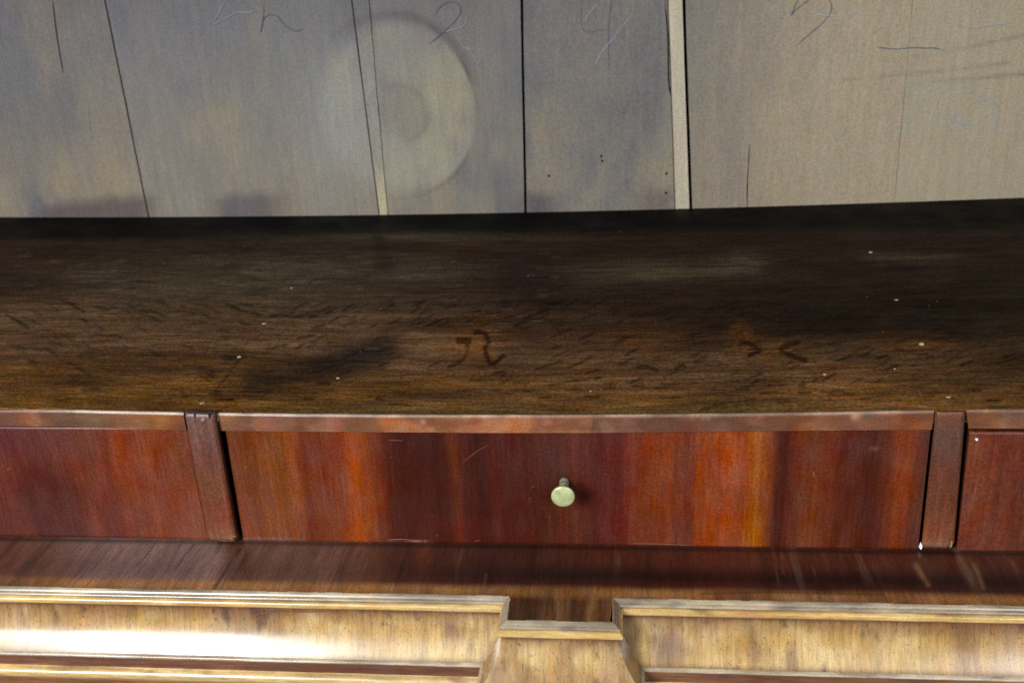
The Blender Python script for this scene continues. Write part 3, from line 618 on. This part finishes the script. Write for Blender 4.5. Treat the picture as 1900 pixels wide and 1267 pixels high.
# moulding profile (outwards o, down h), each element its own sub-part
def arc(cx, cz, r_, a0, a1, n=10): return [(cx+r_*math.cos(math.radians(a0+(a1-a0)*k/n)), cz+r_*math.sin(math.radians(a0+(a1-a0)*k/n))) for k in range(n+1)]
chamfer = [(-0.0006, 0.0), (0.0, 0.0), (0.0004, -0.0001), (0.0021, -0.0012), (0.0022, -0.0018), (0.0024, -0.0018), (0.0036, -0.0024), (0.0040, -0.0030), (0.0040, -0.0035), (0.0016, -0.0037), (0.0014, -0.0048)]
bead = [(0.0014, -0.0048)] + arc(0.0030, -0.0070, 0.0026, 80, -75, 12) + [(0.0034, -0.0098)]
cv = []
for k in range(25):
    t = k/24; cv.append((0.0032 + 0.0125*t**2.1 + 0.0008*t, -0.0099-0.0285*t))
cove = cv
rim = [cv[-1], (0.0182, -0.0388), (0.0186, -0.0394), (0.0186, -0.0400)]
fillet = [(0.0186, -0.0400), (0.0180, -0.0404), (0.0182, -0.0480)]
torus = [(0.0182, -0.0480), (0.0190, -0.0486)] + arc(0.0186, -0.0525, 0.0040, 75, -60, 12) + [(0.0200, -0.0572)]
apron = [(0.0200, -0.0572), (0.0205, -0.0600), (0.0205, -0.1300)]
def sweep(name, prof, path_fn, segs, mat, parent, colf, res=0.0012):
    Vs, Fs, nb = [], [], 0
    for s in segs:
        lines = [path_fn(s, o_, -h_) for o_, h_ in prof]     # each -> (start, end)
        L = max(np.linalg.norm(b-a) for a, b in lines); n = max(3, int(L/res))
        G = np.stack([np.linspace(a, b, n) for a, b in lines])   # (profile, along, 3)
        # subdivide coarse profile steps
        rows = [G[0]]
        for k in range(1, len(G)):
            m = max(1, int(np.linalg.norm(G[k, 0]-G[k-1, 0])/0.0015))
            m = min(m, 12)
            for j in range(1, m+1): rows.append(G[k-1]*(1-j/m)+G[k]*j/m)
        G = np.stack(rows)
        ny, nx, _ = G.shape; idx = np.arange(ny*nx).reshape(ny, nx)+nb
        q = np.stack([idx[:-1, :-1], idx[1:, :-1], idx[1:, 1:], idx[:-1, 1:]], -1).reshape(-1, 4)
        Vs.append(G.reshape(-1, 3)); Fs.append(q); nb += ny*nx
    V = np.concatenate(Vs); F = np.concatenate(Fs)
    # uneven, hand-worked and worn
    w = (0.00025 if name != "top_fillet" else 0.00004)*(fbm(V[:, 0]*60, V[:, 2]*160+V[:, 1]*60, 3, 6)-0.5); V = V + np.stack([w*0, w, w], -1)
    px, py = pix(V)
    o = link(name, make_mesh(name, V, F, colf(V, px, py), True), mat, parent)
    return o
def path(s, o_, d):
    z = zl-d
    if s == 'L': return np.array([XL-.02, YM-o_, z]), np.array([XA-o_, YM-o_, z])
    if s == 'La': return np.array([XA-o_, YM-o_, z]), np.array([XA-o_, YBK-o_, z])
    if s == 'F': return np.array([XA-o_, YBK-o_, z]), np.array([XB+o_, YBK-o_, z])
    if s == 'Ra': return np.array([XB+o_, YBK-o_, z]), np.array([XB+o_, YM-o_, z])
    if s == 'R': return np.array([XB+o_, YM-o_, z]), np.array([XR+.02, YM-o_, z])
K_M = 0.72
def mcol(a, b, dirt, seed, along=True):
    def f(V, px, py):
        x = V[:, 0]; q = V[:, 2]*1.0; n1 = fbm(x*22, q*60, 4, seed); n2 = fbm(x*(10 if along else 150), q*(500 if along else 30), 4, seed+4)
        c = mixc(np.tile(lin(a), (len(V), 1)), lin(b), sstep(.3, .7, n1)); c = c*(1+.6*(n2-.5))[:, None]
        return mixc(c, lin(dirt), sstep(.62, .85, fbm(x*40, q*160, 4, seed+9))*.6)*K_M
    return f
def cove_col(V, px, py):
    x, y, z = V.T; n1 = fbm(x*18, z*30, 4, 3); n2 = fbm(x*170, z*16, 4, 9); n3 = fbm(x*60, z*40, 4, 19); h = (zl-0.0099-z)/0.0285
    c = mixc(np.tile(lin((202, 160, 92)), (len(V), 1)), lin((234, 202, 142)), sstep(.35, .65, n1))
    c = mixc(c, lin((196, 164, 132)), .55*sstep(.55, .72, fbm(x*34+4, z*9, 3, 30)))
    # shade under the bead painted in as browner timber
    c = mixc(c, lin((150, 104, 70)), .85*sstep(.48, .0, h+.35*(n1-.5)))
    c = mixc(c, lin((104, 68, 44)), .8*np.exp(-((h+.25*(n2-.5)*.2)/.07)**2)+.7*np.exp(-((h-1)/.045)**2)); c = c*(1+.32*(n2-.5))[:, None]; c = mixc(c, lin((140, 94, 58)), .6*sstep(.48, .72, fbm(x*50, z*22, 4, 61)))  # dark lines at bead and rim paint shading into the hollows
    c = mixc(c, lin((96, 66, 52)), .75*sstep(.70, .84, n3)*sstep(.4, .6, n2))
    for cx, cy, r_ in ((835, 1165, 16), (905, 1165, 12), (770, 1135, 14), (510, 1130, 9), (1245, 1195, 26)): c = mixc(c, lin((120, 92, 104)), .45*np.exp(-(((px-cx)/r_)**2+((py-cy)/(r_*1.1))**2)))
    sp = vnoise(x*700, z*420, 77)*vnoise(x*70, z*50, 78); c = mixc(c, lin((70, 46, 36)), sstep(.72, .86, sp)*.7)
    return c*K_M*np.array([1.0, 0.97, 0.90])
C_ch = mcol((206, 188, 156), (150, 134, 114), (90, 70, 60), 2); C_be = mcol((240, 202, 126), (206, 160, 92), (104, 70, 44), 5)
C_ri = mcol((214, 200, 172), (190, 170, 140), (140, 110, 80), 8); C_fi = mcol((136, 90, 60), (116, 72, 56), (84, 50, 44), 11); C_to = mcol((234, 198, 136), (218, 180, 116), (120, 84, 56), 14); C_ap = mcol((150, 98, 56), (128, 80, 48), (84, 50, 36), 17)
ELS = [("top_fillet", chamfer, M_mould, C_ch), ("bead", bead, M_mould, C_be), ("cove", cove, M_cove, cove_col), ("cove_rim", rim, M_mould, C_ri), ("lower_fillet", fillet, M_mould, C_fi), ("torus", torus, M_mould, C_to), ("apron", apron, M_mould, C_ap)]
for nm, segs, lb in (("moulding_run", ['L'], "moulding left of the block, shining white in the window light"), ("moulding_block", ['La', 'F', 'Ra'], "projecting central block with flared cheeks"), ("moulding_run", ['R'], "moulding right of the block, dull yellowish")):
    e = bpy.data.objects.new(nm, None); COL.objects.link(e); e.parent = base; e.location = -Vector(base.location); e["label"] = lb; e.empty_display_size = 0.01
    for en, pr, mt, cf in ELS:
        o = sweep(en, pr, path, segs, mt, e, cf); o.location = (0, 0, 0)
ribbon("scratch", [(471, 1146), (476, 1141), (490, 1137), (520, 1135), (560, 1135), (640, 1135)], 0.0006, M_scratch, base, Y=YM-0.0053, lift=0.0004, seed=2)
box(XL, XR, YM+0.02, YB+0.03, -0.30, zl-0.0205, "carcase", M_case, base)

# ---- crumbs and dust ---------------------------------------------
M_brassnail = plain("brass_nail", (0.55, 0.50, 0.28), 0.35, 0.6)
def crumb(c, rx, ry, h, seed, label, mat=M_crumb, name="crumb", cat="crumb", group="pale crumbs lying on the dark shelf"):
    r_ = random.Random(seed); n = 8; V = []; F = []
    for lv, (s, z) in enumerate(((0.85, 0), (1, .4), (.6, 1))):
        for k in range(n): a = 2*math.pi*k/n; V.append((rx*s*math.cos(a)*(.8+.4*r_.random()), ry*s*math.sin(a)*(.8+.4*r_.random()), h*z*(.8+.4*r_.random()) if z else 0))
    for i in range(2):
        for k in range(n): F.append([i*n+k, i*n+(k+1) % n, (i+1)*n+(k+1) % n, (i+1)*n+k])
    F.append([2*n+k for k in range(n)]); F.append([n-1-k for k in range(n)])
    o = link(name, make_mesh(name, V, F), mat); o.location = c; o.rotation_euler = (0, 0, r_.random()*.6)
    o["label"] = label; o["category"] = cat
    if group: o["group"] = group
    return o
def on_shelf(px, py):
    P = onZ(px, py, 0.0)
    for _ in range(4): P = onZ(px, py, float(zshelf(P[0], P[1])))
    return P
for k, (x, y, rx, ry, h, lb) in enumerate([
    (490, 601, .0022, .0014, .0006, "pale flat crumb on the left shelf, behind the crumb in a dark stain"),
    (444, 663, .0019, .0020, .0010, "yellowish crumb in a small dark stain on the shelf, behind the leaning post"),
    (627, 702, .0018, .0013, .0007, "pale crumb on the black smear left of the dark knot"),
    (541, 535, .0014, .0018, .0006, "dull small crumb far back on the left part of the shelf"),
    (1615, 469, .0026, .0020, .0008, "pale crumb in the black rear right part of the shelf"),
    (1530, 695, .0019, .0010, .0005, "pale sliver on the shelf right of the butterfly-shaped figure"),
    (1710, 640, .0026, .0026, .0016, "greyish lump on the shelf behind the right post"),
    (1660, 685, .0009, .0009, .0006, "tiny pale crumb on the shelf in front of the greyish lump"),
    (1663, 557, .0020, .0010, .0005, "dim flat crumb on the dark right side, behind the greyish lump"),
    (1760, 737, .0022, .0012, .0004, "flat yellowish chip at the shelf edge above the right post"),
    (1096, 726, .0008, .0009, .0006, "tiny pale crumb near the shelf edge, above and right of the brass knob")]):
    crumb(on_shelf(x, y), rx*.8, ry*.8, h, k+3, lb, M_crumb)
o = crumb(on_shelf(376, 748), .0022, .0017, .0005, 44, "", M_brassnail, "nail_head"); del o["label"], o["category"], o["group"]
loc = o.location.copy(); o.parent = cabinet; o.location = loc-cabinet.location; o["label"] = "brass nail head in the shelf above the leaning post"
rs = random.Random(11); V = []; F = []
for k in range(110):
    if rs.random() < .3: p = np.array(on_shelf(1200+rs.random()*600, 560+rs.random()*170))
    else: p = np.array(on_shelf(rs.random()*1900, 420+rs.random()*340))
    s = 0.00012+0.00022*rs.random()**3; b = len(V); p[2] += s*0.3
    for dx, dy, dz in ((1, 0, 0), (-.5, .9, 0), (-.5, -.9, 0), (0, 0, .8), (0, 0, -.3)): V.append(p+s*np.array([dx*(1+rs.random()), dy, dz]))
    F += [[b, b+1, b+3], [b+1, b+2, b+3], [b+2, b, b+3], [b+1, b, b+4], [b+2, b+1, b+4], [b, b+2, b+4]]
o = link("dust_specks", make_mesh("dust_specks", V, F), M_crumb); o["label"] = "fine pale dust specks scattered over the dark shelf"; o["category"] = "dust"; o["kind"] = "stuff"
